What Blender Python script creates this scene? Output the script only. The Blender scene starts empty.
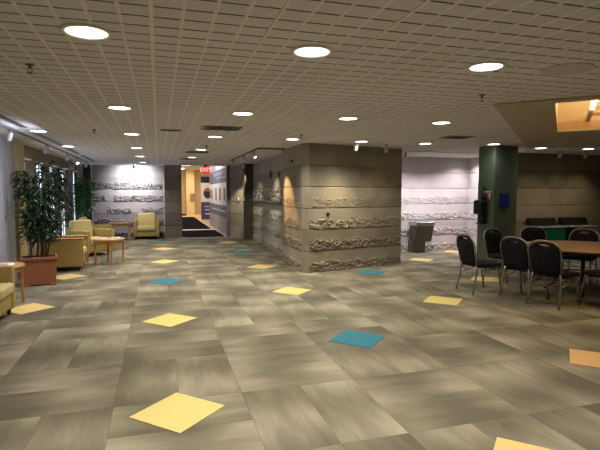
import bpy, bmesh, math, random
from mathutils import Vector, Matrix, noise
random.seed(7)
C = bpy.context.scene.collection
PI = math.pi
H = 2.60           # ceiling height
EYE = 1.62

# ------------------------------------------------------------------ helpers
class MB:
    def __init__(s): s.v = []; s.f = []; s.mi = []; s.sm = []
    def add(s, vs, fs, mi=0, smooth=False):
        b = len(s.v); s.v += [tuple(v) for v in vs]
        for f in fs: s.f.append(tuple(i + b for i in f)); s.mi.append(mi); s.sm.append(smooth)
    def box(s, x0, x1, y0, y1, z0, z1, mi=0, M=None):
        vs = [Vector((x, y, z)) for x in (x0, x1) for y in (y0, y1) for z in (z0, z1)]
        if M is not None: vs = [M @ v for v in vs]
        s.add(vs, [(0,1,3,2),(4,6,7,5),(0,4,5,1),(2,3,7,6),(0,2,6,4),(1,5,7,3)], mi)
    def rbox(s, x0, x1, y0, y1, z0, z1, r=.03, n=3, mi=0, M=None):
        # rounded box: superellipsoid-like corners by clamping a sphere grid
        cx, cy, cz = (x0+x1)/2, (y0+y1)/2, (z0+z1)/2
        hx, hy, hz = (x1-x0)/2, (y1-y0)/2, (z1-z0)/2
        r = min(r, hx*.999, hy*.999, hz*.999)
        def line(h):
            a = [-h + r*(1-math.cos(PI/2*i/n)) for i in range(n)]
            return a + [-h + r] + [h - r] + [-q for q in reversed(a)]
        lx, ly, lz = line(hx), line(hy), line(hz)
        idx = {}; vs = []
        def P(x, y, z):
            k = (round(x,6), round(y,6), round(z,6))
            if k in idx: return idx[k]
            c = Vector((max(-hx+r, min(hx-r, x)), max(-hy+r, min(hy-r, y)), max(-hz+r, min(hz-r, z))))
            d = Vector((x, y, z)) - c
            if d.length > 1e-9: d = d.normalized()*r
            p = Vector((cx, cy, cz)) + c + d
            if M is not None: p = M @ p
            vs.append(p); idx[k] = len(vs)-1; return idx[k]
        fs = []
        def face(A, B, mk, flip):
            for i in range(len(A)-1):
                for j in range(len(B)-1):
                    q = [mk(A[i],B[j]), mk(A[i+1],B[j]), mk(A[i+1],B[j+1]), mk(A[i],B[j+1])]
                    q = [P(*t) for t in q]
                    if flip: q.reverse()
                    if len(set(q)) > 2: fs.append(tuple(dict.fromkeys(q)))
        face(lx, ly, lambda a,b:(a,b,hz), False); face(lx, ly, lambda a,b:(a,b,-hz), True)
        face(lx, lz, lambda a,b:(a,-hy,b), False); face(lx, lz, lambda a,b:(a,hy,b), True)
        face(ly, lz, lambda a,b:(hx,a,b), False); face(ly, lz, lambda a,b:(-hx,a,b), True)
        s.add(vs, fs, mi, True)
    def tube(s, pts, r, n=8, mi=0, closed=False, r2=None):
        pts = [Vector(p) for p in pts]; m = len(pts); vs = []; up = None
        for i, p in enumerate(pts):
            if closed: t = pts[(i+1)%m] - pts[i-1]
            else: t = pts[min(i+1,m-1)] - pts[max(i-1,0)]
            t.normalize()
            if up is None:
                up = Vector((0,0,1)) if abs(t.z) < .9 else Vector((1,0,0))
            a = (up - t*up.dot(t)).normalized(); b = t.cross(a); up = a
            rr = r if r2 is None else r + (r2-r)*i/(m-1)
            for k in range(n):
                w = 2*PI*k/n; vs.append(p + a*math.cos(w)*rr + b*math.sin(w)*rr)
        fs = []
        for i in range(m if closed else m-1):
            j = (i+1) % m
            for k in range(n):
                l = (k+1) % n; fs.append((i*n+k, i*n+l, j*n+l, j*n+k))
        if not closed:
            fs.append(tuple(reversed(range(n)))); fs.append(tuple((m-1)*n+k for k in range(n)))
        s.add(vs, fs, mi, True)
    def lathe(s, prof, n=32, o=(0,0,0), mi=0, smooth=True, cap0=False, cap1=False):
        vs = []; ox, oy, oz = o
        for r, z in prof:
            for k in range(n):
                w = 2*PI*k/n; vs.append((ox+r*math.cos(w), oy+r*math.sin(w), oz+z))
        fs = []
        for i in range(len(prof)-1):
            for k in range(n):
                l = (k+1)%n; fs.append((i*n+k, i*n+l, (i+1)*n+l, (i+1)*n+k))
        if cap0: fs.append(tuple(reversed(range(n))))
        if cap1: fs.append(tuple((len(prof)-1)*n+k for k in range(n)))
        s.add(vs, fs, mi, smooth)
    def prism(s, poly, d, M=None, mi=0, smooth=False):
        # polygon in local XZ extruded along Y by d
        n = len(poly)
        vs = [Vector((x, 0, z)) for x, z in poly] + [Vector((x, d, z)) for x, z in poly]
        if M is not None: vs = [M @ v for v in vs]
        fs = [tuple(range(n)), tuple(reversed(range(n, 2*n)))]
        for i in range(n): j = (i+1)%n; fs.append((i, i+n, j+n, j))
        s.add(vs, fs, mi, smooth)
    def build(s, name, mats, parent=None, loc=None, bevel=0):
        me = bpy.data.meshes.new(name); me.from_pydata(s.v, [], s.f)
        if not isinstance(mats, (list, tuple)): mats = [mats]
        for m in mats: me.materials.append(m)
        me.polygons.foreach_set('material_index', s.mi)
        me.polygons.foreach_set('use_smooth', s.sm)
        me.update()
        o = bpy.data.objects.new(name, me); C.objects.link(o)
        if parent: o.parent = parent
        if loc: o.location = loc
        if bevel:
            b = o.modifiers.new('bevel', 'BEVEL'); b.width = bevel; b.segments = 2; b.limit_method = 'ANGLE'
        return o

def tag(o, label=None, cat=None, group=None, kind=None):
    if label: o['label'] = label
    if cat: o['category'] = cat
    if group: o['group'] = group
    if kind: o['kind'] = kind
    return o
def empty(name, loc=(0,0,0), rz=0):
    o = bpy.data.objects.new(name, None); C.objects.link(o); o.location = loc; o.rotation_euler = (0,0,rz)
    o.empty_display_size = .1
    return o
def copy_tree(o, parent=None):
    c = o.copy(); C.objects.link(c)
    if parent: c.parent = parent
    for ch in list(o.children): copy_tree(ch, c)
    return c
def struct(o, label=None, cat=None):
    o['kind'] = 'structure'
    if label: o['label'] = label
    if cat: o['category'] = cat
    return o
def text_mesh(name, txt, size, mat, parent, M, extrude=.002):
    cu = bpy.data.curves.new(name, 'FONT'); cu.body = txt; cu.size = size
    cu.align_x = 'CENTER'; cu.align_y = 'CENTER'; cu.extrude = extrude; cu.offset = size*.02
    t = bpy.data.objects.new(name+'_c', cu); C.objects.link(t)
    dg = bpy.context.evaluated_depsgraph_get(); dg.update()
    me = bpy.data.meshes.new_from_object(t.evaluated_get(dg)); bpy.data.objects.remove(t)
    me.materials.clear(); me.materials.append(mat); me.name = name
    o = bpy.data.objects.new(name, me); C.objects.link(o); o.parent = parent; o.matrix_local = M
    return o

# ------------------------------------------------------------------ materials
class NT:
    def __init__(s, name, rough=.7, metal=0, spec=.5):
        s.m = bpy.data.materials.new(name); s.m.use_nodes = True; s.t = s.m.node_tree
        s.b = s.t.nodes['Principled BSDF']; s.b.inputs['Roughness'].default_value = rough
        s.b.inputs['Metallic'].default_value = metal
        s.b.inputs['Specular IOR Level'].default_value = spec
    def n(s, t, **k):
        x = s.t.nodes.new(t)
        for a, b in k.items(): setattr(x, a, b)
        return x
    def l(s, a, b): s.t.links.new(a, b)
    def coord(s, scale=(1,1,1), loc=(0,0,0), rot=(0,0,0)):
        tc = s.n('ShaderNodeTexCoord'); mp = s.n('ShaderNodeMapping')
        mp.inputs['Scale'].default_value = scale; mp.inputs['Location'].default_value = loc; mp.inputs['Rotation'].default_value = rot
        s.l(tc.outputs['Object'], mp.inputs['Vector']); return mp.outputs['Vector']
    def noise(s, scale, detail=3, vec=None, rough=.5):
        x = s.n('ShaderNodeTexNoise'); x.inputs['Scale'].default_value = scale; x.inputs['Detail'].default_value = detail
        x.inputs['Roughness'].default_value = rough
        s.l(vec if vec is not None else s.coord(), x.inputs['Vector']); return x.outputs['Fac']
    def math(s, op, a, b=None, c=None, clamp=False):
        x = s.n('ShaderNodeMath', operation=op); x.use_clamp = clamp
        for i, q in enumerate((a, b, c)):
            if q is None: continue
            if isinstance(q, (int, float)): x.inputs[i].default_value = q
            else: s.l(q, x.inputs[i])
        return x.outputs[0]
    def ramp(s, fac, stops):
        x = s.n('ShaderNodeValToRGB'); cr = x.color_ramp
        while len(cr.elements) < len(stops): cr.elements.new(.5)
        for e, (p, c) in zip(cr.elements, stops): e.position = p; e.color = (*c, 1)
        s.l(fac, x.inputs['Fac']); return x.outputs['Color']
    def mix(s, fac, a, b, mode='MIX'):
        x = s.n('ShaderNodeMix', data_type='RGBA', blend_type=mode)
        for i, q in ((0, fac), (6, a), (7, b)):
            if isinstance(q, tuple): x.inputs[i].default_value = (*q, 1)
            elif isinstance(q, (int, float)): x.inputs[i].default_value = q
            else: s.l(q, x.inputs[i])
        return x.outputs[2]
    def base(s, c):
        if isinstance(c, tuple): s.b.inputs['Base Color'].default_value = (*c, 1)
        else: s.l(c, s.b.inputs['Base Color'])
    def bump(s, h, strength=.3, dist=.01):
        x = s.n('ShaderNodeBump'); x.inputs['Strength'].default_value = strength; x.inputs['Distance'].default_value = dist
        s.l(h, x.inputs['Height']); s.l(x.outputs['Normal'], s.b.inputs['Normal'])
def simple(name, col, rough=.6, metal=0, var=.12, scale=14, bump=0, spec=.5, detail=3):
    n = NT(name, rough, metal, spec)
    f = n.noise(scale, detail)
    n.base(n.ramp(f, [(.3, tuple(c*(1-var) for c in col)), (.7, tuple(min(1, c*(1+var)) for c in col))]))
    if bump: n.bump(n.noise(scale*8, 4), bump, .004)
    return n.m
def emis(name, col, strength):
    n = NT(name); n.base(col if isinstance(col, tuple) else (.8,.8,.8))
    n.b.inputs['Emission Color'].default_value = (*col, 1); n.b.inputs['Emission Strength'].default_value = strength
    return n.m
def wood(name, a, b, rough=.35, sc=(1,1,1)):
    n = NT(name, rough)
    v = n.coord(scale=sc)
    w = n.noise(6, 5, v, .6)
    n.base(n.ramp(w, [(.3, a), (.7, b)])); return n.m
def stone(name, a, b, bs=.5, bd=.006):
    n = NT(name, .92, 0, .2)
    f1 = n.noise(2.6, 4); f2 = n.noise(26, 6, rough=.8)
    tc = n.n('ShaderNodeTexCoord'); sp = n.n('ShaderNodeSeparateXYZ'); n.l(tc.outputs['Object'], sp.inputs[0])
    k = n.math('FLOOR', n.math('DIVIDE', sp.outputs['Z'], .4333))
    wn = n.n('ShaderNodeTexWhiteNoise', noise_dimensions='1D'); n.l(k, wn.inputs['W'])
    f = n.math('ADD', n.math('MULTIPLY', f1, .40), n.math('ADD', n.math('MULTIPLY', f2, .55), n.math('MULTIPLY', wn.outputs['Value'], .25)))
    n.base(n.ramp(f, [(.3, a), (.75, b)]))
    n.bump(n.noise(90, 5, rough=.75), bs, bd); return n.m

def pair(nm, a, b, k=.95):
    return [stone(nm, a, b), stone(nm+'_split_face', tuple(c*k for c in a), tuple(c*k*1.05 for c in b), 1.0, .02)]
STONE = pair('stone_block', (.16,.14,.105), (.34,.305,.23))
STONE_W = pair('stone_recess', (.19,.175,.15), (.36,.335,.28))
STONE_F = pair('stone_far', (.20,.185,.185), (.37,.35,.35), .8)
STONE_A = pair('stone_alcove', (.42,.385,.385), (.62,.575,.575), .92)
STONE_R = pair('stone_right', (.17,.145,.095), (.33,.285,.20))
OLIVE = simple('olive_plaster', (.25,.225,.16), .85, var=.08)
WHITEPL = simple('white_plaster', (.62,.60,.58), .85, var=.04)
PLASTER = simple('soffit_plaster', (.44,.385,.285), .9, var=.04, scale=3)
PAINT = simple('beige_lobby', (.85,.68,.42), .8, var=.05)
GREYP = simple('grey_pier_paint', (.17,.185,.19), .7, var=.06)
DARK = simple('dark_panel', (.035,.033,.032), .6)
GREENCOL = simple('green_column_paint', (.10,.15,.105), .55, var=.08, scale=3)
TRIM = simple('pale_trim', (.5,.48,.44), .6, var=.04)
BLACK = simple('black_plastic', (.012,.012,.013), .45)
WHITE = simple('white_enamel', (.75,.73,.70), .4, var=.03)
STEEL = simple('brushed_steel', (.55,.54,.52), .28, 1, var=.06)
CHAIRMETAL = simple('chair_steel', (.38,.365,.34), .34, 1, var=.05)
GOLD = simple('golden_upholstery', (.42,.31,.10), .8, var=.10, scale=60, bump=.25)
GOLDL = simple('pale_gold_cushion', (.60,.50,.23), .8, var=.08, scale=60, bump=.2)
MAPLE = wood('maple_wood', (.42,.21,.075), (.58,.32,.12), .35, (1,6,1))
TABLEW = wood('table_laminate', (.40,.25,.14), (.50,.33,.19), .3, (1,9,1))
TERRA = simple('terracotta_planter', (.26,.092,.042), .42, var=.10, scale=8)
SOIL = simple('potting_soil', (.022,.015,.010), .95, var=.4, scale=60, bump=.6)
PAPER = simple('paper', (.78,.77,.74), .7, var=.05, scale=30)
TILE_T = None

def leafmat(name, a, b):
    n = NT(name, .38); f = n.noise(9, 2)
    n.base(n.ramp(f, [(.35, a), (.7, b)])); return n.m
LEAF = leafmat('dark_leaf', (.007,.022,.010), (.022,.058,.022))
LEAF2 = leafmat('bright_leaf', (.03,.10,.03), (.10,.22,.06))
BARK = simple('bark', (.12,.085,.05), .9, var=.3, scale=40)

def ceiling_mat():
    n = NT('ceiling_tile', .95, 0, .15)
    f = n.math('ADD', n.math('MULTIPLY', n.noise(160, 4, rough=.8), .7), n.math('MULTIPLY', n.noise(.7, 2), .3))
    n.base(n.ramp(f, [(.35, (.57,.55,.575)), (.62, (.77,.75,.78))]))
    n.bump(n.noise(220, 3, rough=.8), .5, .003); return n.m
CEIL = ceiling_mat()
TBAR = simple('ceiling_tee_bar', (.78,.74,.66), .5, var=.04)

def carpet():
    n = NT('carpet_planks', .95, 0, .12)
    tc = n.n('ShaderNodeTexCoord'); sp = n.n('ShaderNodeSeparateXYZ'); n.l(tc.outputs['Object'], sp.inputs[0])
    T = .487
    x = n.math('DIVIDE', n.math('SUBTRACT', sp.outputs['X'], .13-20*T), T)
    y = n.math('DIVIDE', n.math('SUBTRACT', sp.outputs['Y'], 4.75-20*T), T)
    ix, iy = n.math('FLOOR', x), n.math('FLOOR', y)
    bx = n.math('FLOOR', n.math('DIVIDE', n.math('ADD', x, 1), 2)); by = n.math('FLOOR', n.math('DIVIDE', y, 2))
    cbk = n.n('ShaderNodeCombineXYZ'); n.l(bx, cbk.inputs[0]); n.l(by, cbk.inputs[1]); wb = n.n('ShaderNodeTexWhiteNoise', noise_dimensions='3D'); n.l(cbk.outputs[0], wb.inputs['Vector'])
    par = n.math('MODULO', n.math('ADD', n.math('ADD', bx, by), n.math('LESS_THAN', wb.outputs['Value'], .3)), 2)           # 0: planks along x, 1: along y
    ip = n.math('SUBTRACT', 1, par)
    lerp = lambda a, b: n.math('ADD', n.math('MULTIPLY', a, ip), n.math('MULTIPLY', b, par))
    ida = lerp(bx, ix); idb = lerp(iy, by)
    cb = n.n('ShaderNodeCombineXYZ'); n.l(ida, cb.inputs[0]); n.l(idb, cb.inputs[1]); n.l(par, cb.inputs[2])
    wn = n.n('ShaderNodeTexWhiteNoise', noise_dimensions='3D'); n.l(cb.outputs[0], wn.inputs['Vector'])
    sc = n.n('ShaderNodeSeparateColor'); n.l(wn.outputs['Color'], sc.inputs[0])
    r1, r2, r3 = sc.outputs[0], sc.outputs[1], sc.outputs[2]
    ux = n.math('FRACT', n.math('DIVIDE', n.math('ADD', x, 1), 2)); uy = n.math('FRACT', n.math('DIVIDE', y, 2))
    along = lerp(ux, uy); across = lerp(n.math('FRACT', y), n.math('FRACT', x))
    al_raw = lerp(x, y); ac_raw = lerp(y, x)
    # tone: bright wave somewhere along the plank, fading to dark
    ph = n.math('ADD', along, r1)
    wave = n.math('ADD', n.math('MULTIPLY', n.math('COSINE', n.math('MULTIPLY', ph, 2*PI)), .5), .5)
    # streaks stretched along the plank
    cv = n.n('ShaderNodeCombineXYZ'); n.l(n.math('MULTIPLY', al_raw, .8), cv.inputs[0]); n.l(n.math('MULTIPLY', ac_raw, 26), cv.inputs[1]); n.l(n.math('MULTIPLY', r2, 30), cv.inputs[2])
    st = n.noise(1.6, 3, cv.outputs[0], .6)
    cw = n.n('ShaderNodeCombineXYZ'); n.l(n.math('MULTIPLY', al_raw, .9), cw.inputs[0]); n.l(n.math('MULTIPLY', ac_raw, 2.6), cw.inputs[1]); n.l(n.math('MULTIPLY', r3, 30), cw.inputs[2])
    st2 = n.noise(1.1, 2, cw.outputs[0], .5)
    edge = n.math('MULTIPLY', n.math('SUBTRACT', across, .5), n.math('SUBTRACT', r2, .5))
    v = n.math('ADD', n.math('MULTIPLY', wave, .26), n.math('ADD', n.math('MULTIPLY', r3, .16), n.math('MULTIPLY', n.math('SUBTRACT', st, .5), .24)))
    v = n.math('ADD', v, n.math('ADD', n.math('MULTIPLY', n.math('SUBTRACT', st2, .5), .45), n.math('MULTIPLY', edge, .5)))
    col = n.ramp(v, [(.02, (.145,.133,.095)), (.25, (.235,.212,.155)), (.55, (.42,.385,.295))])
    fine = n.noise(420, 2)
    col = n.mix(.55, col, n.ramp(fine, [(.3, (.55,.55,.55)), (.7, (1,1,1))]), 'MULTIPLY')
    # hairline seams round every plank
    ea = n.math('MINIMUM', across, n.math('SUBTRACT', 1, across))
    el = n.math('MULTIPLY', n.math('MINIMUM', along, n.math('SUBTRACT', 1, along)), 2)
    seam = n.math('LESS_THAN', n.math('MINIMUM', ea, el), .006)
    col = n.mix(n.math('MULTIPLY', seam, .35), col, (.06,.055,.04))
    # slow hue drift between greenish and brownish grey
    col = n.mix(n.math('MULTIPLY', r2, .35), col, (.88,.95,.86), 'MULTIPLY')
    n.base(col); n.bump(n.noise(600, 2), .35, .002); return n.m
CARPET = carpet()

def patterned():
    n = NT('patterned_upholstery', .85, 0, .2)
    vo = n.n('ShaderNodeTexVoronoi', feature='DISTANCE_TO_EDGE'); vo.inputs['Scale'].default_value = 16
    n.l(n.coord(), vo.inputs['Vector'])
    vc = n.n('ShaderNodeTexVoronoi'); vc.inputs['Scale'].default_value = 22; n.l(n.coord(), vc.inputs['Vector'])
    c = n.ramp(vo.outputs['Distance'], [(.0, (.05,.045,.04)), (.05, (.007,.008,.014))])
    c2 = n.ramp(vc.outputs['Distance'], [(.12, (.10,.06,.045)), (.25, (.010,.011,.020))])
    n.base(n.mix(.35, c, c2)); return n.m
FABRIC = patterned()

# ------------------------------------------------------------------ camera
cam = bpy.data.cameras.new('camera'); co = bpy.data.objects.new('camera', cam); C.objects.link(co)
cam.sensor_width = 36; cam.lens = 480/600*36; cam.clip_start = .05
co.location = (0, 0, EYE)
co.rotation_euler = (math.radians(90) - math.atan(32.5/480), 0, -math.radians(16.4))
bpy.context.scene.camera = co
w = bpy.data.worlds.new('world'); bpy.context.scene.world = w; w.use_nodes = True
w.node_tree.nodes['Background'].inputs[0].default_value = (.6,.7,.9,1); w.node_tree.nodes['Background'].inputs[1].default_value = .3
vs_ = bpy.context.scene.view_settings; vs_.view_transform = 'Standard'; vs_.look = 'None'; vs_.exposure = 0

XL, XR, YB, YF = -2.65, 13.5, -4.0, 18.5

# ------------------------------------------------------------------ floor
m = MB(); m.add([(XL-.3,YB,0),(XR,YB,0),(XR,17.55,0),(XL-.3,17.55,0)], [(0,1,2,3)])
m.add([(XL-.3,17.55,0),(.8,17.55,0),(.8,YF,0),(XL-.3,YF,0)], [(0,1,2,3)])
m.box(XL-.3, XR, YB, 17.55, -.1, -.02)
struct(m.build('floor', CARPET), 'grey-olive plank carpet with streaky tones across the hall', 'floor')
m = MB(); m.box(.8, 5, 17.55, 39, -.1, 0)
struct(m.build('floor_corridor', simple('tan_floor', (.62,.45,.27), .4, var=.06)), 'tan corridor floor beyond the opening', 'floor')
NAVY = simple('navy_mat', (.004,.0045,.010), 1.0, spec=.05, var=.1, scale=80)
for i, (x0, x1, y0, y1, lb) in enumerate([(.82, 2.32, 17.65, 20.9, 'dark navy floor mat right at the corridor opening'),
                           (.82, 2.22, 21.6, 32.5, 'long dark navy floor mat deeper inside the corridor'),
                           (.9, 1.9, 34.5, 37.4, 'small dark floor mat at the far end of the corridor')]):
    m = MB(); m.box(x0, x1, y0, y1, .001, .014)
    tag(m.build('floor_mat', NAVY, bevel=.004), lb, 'mat', 'navy mats in the corridor')

# accent carpet tiles
yel = simple('yellow_carpet', (.72,.55,.20), .9, var=.07, scale=200, bump=.2)
yelg = simple('lime_yellow_carpet', (.58,.52,.17), .9, var=.07, scale=200, bump=.2)
ora = simple('orange_carpet', (.72,.46,.18), .9, var=.07, scale=200, bump=.2)
tea = simple('teal_carpet', (.02,.175,.24), .9, var=.12, scale=200, bump=.2)
SQ = [(.11,3.57,yel,'large yellow diamond carpet tile, nearest one left of centre'),
 (.11,6.24,yelg,'greenish yellow diamond carpet tile, between the near yellow and the teal one'),
 (.11,9.02,tea,'teal diamond carpet tile in front of the small round side table'),
 (.11,11.64,yel,'yellow diamond carpet tile just beyond the left teal one'),
 (.11,14.3,yel,'small far yellow diamond carpet tile in line before the far armchair'),
 (.11,16.95,tea,'tiny teal carpet tile beside the foot of the far armchair'),
 (2.12,2.24,yel,'yellow carpet tile cut by the bottom edge of the photo'),
 (2.09,4.84,tea,'large teal diamond carpet tile, nearest the centre of the floor'),
 (2.08,7.54,yel,'yellow diamond carpet tile before the corner of the stone block'),
 (2.13,10.22,yel,'yellow diamond carpet tile left of the stone block'),
 (2.16,12.93,tea,'faint teal carpet tile beside the recessed stone wall'),
 (2.15,15.55,yel,'far yellow carpet tile in front of the corridor opening'),
 (4.06,3.55,ora,'orange-yellow carpet tile at the right edge below the dining chairs'),
 (4.07,6.22,yelg,'greenish yellow carpet tile left of the dining chairs'),
 (4.13,8.88,tea,'teal diamond carpet tile at the foot of the stone block face'),
 (-1.78,7.42,yel,'yellow carpet tile beside the terracotta planter'),
 (-1.72,10.05,yel,'yellow carpet tile by the armchair behind the planter'),
 (6.05,10.2,yelg,'yellow carpet tile in front of the drinking fountain alcove'),
 (5.85,7.55,yel,'yellow carpet tile in shade behind the dining chair legs'),
 (7.75,11.35,ora,'orange carpet tile inside the alcove by its back wall')]
for x, y, mt, lb in SQ:
    m = MB(); m.box(-.243, .243, -.243, .243, .0012, .005)
    o = m.build('carpet_tile', mt); o.location = (x, y, 0); o.rotation_euler = (0, 0, PI/4)
    tag(o, lb, 'carpet tile', 'accent diamond carpet tiles')

# ------------------------------------------------------------------ ceiling
S0 = Vector((3.62, 4.61)); U = Vector((.7071, .7071)); V = Vector((.7071, -.7071))
uw0, uw1 = .12, 2.98       # light well along U
vw0, vw1 = .60, 3.00
def uv(x, y):
    d = Vector((x, y)) - S0; return d.dot(U), d.dot(V)
cx_, cy_, g = .17, .16, .0085
x0 = -.02 - 17*cx_
nx = int((XR - x0)/cx_) + 1; ny = int((17.75 - YB)/cy_)
lx = []; ly = []
for i in range(nx): a = x0 + i*cx_; lx += [(a, 1), (a+.011, 0), (a+cx_-.011, 0)]
lx.append((x0+nx*cx_, 1))
for j in range(ny): a = YB + j*cy_; ly += [(a, 1), (a+g, 0), (a+cy_-g, 0)]
ly.append((YB+ny*cy_, 1))
vs = []; fs = []; mis = []
for (a, ga) in lx:
    for (b, gb) in ly:
        vs.append((a, b, H + (-.002 if ga else 0) + (.012 if (gb and not ga) else 0)))
NY = len(ly)
for i in range(len(lx)-1):
    for j in range(NY-1):
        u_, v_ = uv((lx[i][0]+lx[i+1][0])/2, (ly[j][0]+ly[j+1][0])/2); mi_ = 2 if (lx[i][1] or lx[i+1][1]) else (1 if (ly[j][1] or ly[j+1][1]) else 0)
        if uw0-.11 < u_ < uw1+.11 and vw0-.11 < v_ < vw1+.11: continue
        k = i*NY + j; fs.append((k, k+1, k+NY+1, k+NY)); mis.append(mi_)
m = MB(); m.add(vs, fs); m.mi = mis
m.box(x0, XR, 17.75, 18.0, H, H+.7)     # header above the corridor mouth
struct(m.build('ceiling', [CEIL, simple('tile_score_shade', (.20,.18,.165), .95), simple('tile_rib', (.80,.76,.72), .8, var=.03)]), 'acoustic tile ceiling scored into small squares', 'ceiling')  # score grooves coloured darker, painting in their shade
m = MB()
for i in range(0, nx, 4):
    a = x0 + (i+1)*cx_            # tee bars every fourth cell
    wdt = .013 if abs(a+.02) < .05 else .008
    # break bars around the light well
    ys = [YB, 17.74]
    segs = []; cur = YB
    yy = YB
    while yy < 17.7:
        u_, v_ = uv(a, yy+.05)
        inside = uw0-.05 < u_ < uw1+.05 and vw0-.05 < v_ < vw1+.05
        if inside:
            if yy > cur: segs.append((cur, yy))
            cur = yy + .1
        yy += .1
    segs.append((cur, 17.74))
    for s0, s1 in segs:
        if s1-s0 > .05: m.box(a-wdt, a+wdt, s0, s1, H-.006, H+.004)
struct(m.build('trim_1', TBAR), 'pale tee bars running along the ceiling', 'trim')

# soffit ring round the light well
m = MB()
def uvq(u0, u1, v0, v1, z0, z1, mi=0):
    M = Matrix(((U.x, V.x, 0, S0.x), (U.y, V.y, 0, S0.y), (0,0,1,0), (0,0,0,1)))
    m.box(u0, u1, v0, v1, z0, z1, mi, M)
zs0, zs1 = H-.018, H-.001
UE = 6.1
uvq(-.08, uw0, 0, 5.0, zs0, zs1); uvq(uw1, UE, 0, 3.4, zs0, zs1)
uvq(uw0, uw1, 0, vw0, zs0, zs1); uvq(uw0, uw1, vw1, 5.0, zs0, zs1)
struct(m.build('ceiling_soffit', PLASTER), 'smooth beige diamond-shaped plaster panel in the ceiling around the lit well', 'ceiling panel')
# light well
CREAM = simple('cream_well', (.82,.68,.44), .7, var=.03)
PEACH = simple('peach_band', (.76,.50,.28), .6, var=.05)
BAR = simple('well_bar', (.30,.17,.07), .4, var=.1)
m = MB(); zt = H + .75
uvq(uw0-.03, uw0, vw0, vw1, H-.01, zt); uvq(uw1, uw1+.03, vw0, vw1, H-.01, zt)
uvq(uw0-.03, uw1+.03, vw0-.03, vw0, H-.01, zt); uvq(uw0-.03, uw1+.03, vw1, vw1+.03, H-.01, zt)
uvq(uw0-.03, uw1+.03, vw0-.03, vw1+.03, zt, zt+.03)
uvq(uw1-.008, uw1, vw0, vw1, H+.02, H+.14, 1); uvq(uw0, uw1, vw0+.9, vw0+1.15, zt-.01, zt, 1)
uvq(uw1-.008, uw1, vw0, vw1, H+.52, H+.62, 1)
well = struct(m.build('ceiling_light_well', [CREAM, PEACH]), 'warm cream lined recessed light well open in the ceiling', 'light well')
m = MB()
for uu in (.65, 1.3, 1.95, 2.6): uvq(uu, uu+.05, vw0+.42, vw1, H+.16, H+.20)
m.build('crossbar', BAR, well)
m = MB(); uvq(uw0, uw1, vw0+.38, vw0+.44, H+.12, H+.20); uvq(uw0, uw1, vw0+1.3, vw0+1.36, H+.12, H+.20)
m.build('rail', CREAM, well)
la = bpy.data.lights.new('well_light', 'AREA'); la.shape = 'RECTANGLE'; la.size = 2.0; la.size_y = 1.4; la.energy = 55; la.color = (1,.82,.56)
lo = bpy.data.objects.new('well_light', la); C.objects.link(lo); c_ = S0 + U*1.5 + V*1.8; lo.location = (c_.x, c_.y, H+.06); lo.rotation_euler = (PI, 0, 0)
la2 = bpy.data.lights.new('well_uplight', 'POINT'); la2.energy = 9; la2.color = (1,.84,.58); la2.shadow_soft_size = .1
lo2 = bpy.data.objects.new('well_uplight', la2); C.objects.link(lo2); lo2.location = (c_.x, c_.y, H+.35)

# ------------------------------------------------------------------ downlights
BULB = emis('downlight_glow', (1,.95,.86), 9)
RING = simple('downlight_ring', (.7,.66,.58), .4, var=.03)
m = MB(); m.lathe([(.150,.002),(.150,-.006),(.145,-.010),(.122,-.010),(.118,-.002),(.118,.004)], 40)
dl0 = empty('ceiling_downlight'); dlr = m.build('trim_ring', RING, dl0)
m = MB(); m.lathe([(.118,-.002),(.08,-.006),(.001,-.008)], 40); dld = m.build('lens', BULB, dl0)
WARM = (1,.90,.77)
def lamp(x, y, z, e, col=WARM, r=.12, spread=125, parent=None):
    l = bpy.data.lights.new('lamp', 'AREA'); l.shape = 'DISK'; l.size = 2*r; l.energy = e; l.color = col; l.spread = math.radians(spread)
    o = bpy.data.objects.new('lamp', l); C.objects.link(o); o.location = (x, y, z)
    if parent: o.parent = parent; o.location = (0, 0, -.02)
    return o
COLN = ['first', 'second', 'third', 'fourth', 'fifth', 'sixth', 'seventh', 'eighth', 'ninth']
rows = [('in the ceiling row nearest the camera', 3.24, [-.4,1.04,2.46]),
        ('in the second ceiling row', 5.97, [-.41,1.02,2.42,3.82]),
        ('in the long third ceiling row', 8.57, [-1.81,-.41,.97,2.38,3.75,5.13,6.52,7.95,9.25]),
        ('in the fourth ceiling row', 11.2, [-1.81,-.44,.95]),
        ('in the fifth ceiling row', 13.75, [-.46,.92]),]
E1 = 20
first = True
def put_light(x, y, lb, e=E1, col=WARM, z=H-.003, grp='recessed round ceiling downlights'):
    global first
    if first: r = dl0; first = False
    else: r = copy_tree(dl0)
    r.location = (x, y, z); tag(r, lb, 'downlight', grp)
    return r
for nm, y, xs in rows:
    for i, x in enumerate(xs):
        e = E1
        z = H-.003
        u_, v_ = uv(x, y)
        if -.2 < u_ < UE+.2 and -.2 < v_ < 3.6: z = H-.02
        if x > 4.5: e = E1*.22
        if abs(x-3.82) < .02: e = E1*.5
        if abs(x-6.52) < .1: e = E1*.12
        if x < -1: e = E1*.5
        if abs(x-6.52) < .05: y = 8.28
        r = put_light(x, y, 'round recessed downlight, %s from the left %s' % (COLN[i], nm), z=z)
        lamp(x, y, z-.02, e, parent=None)
        if abs(x-6.52) < .05: y = 8.57
put_light(-.47, 16.45, 'last round recessed downlight before the bright spotlit stone wall'); lamp(-.47,16.45,H-.03,E1)
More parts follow.
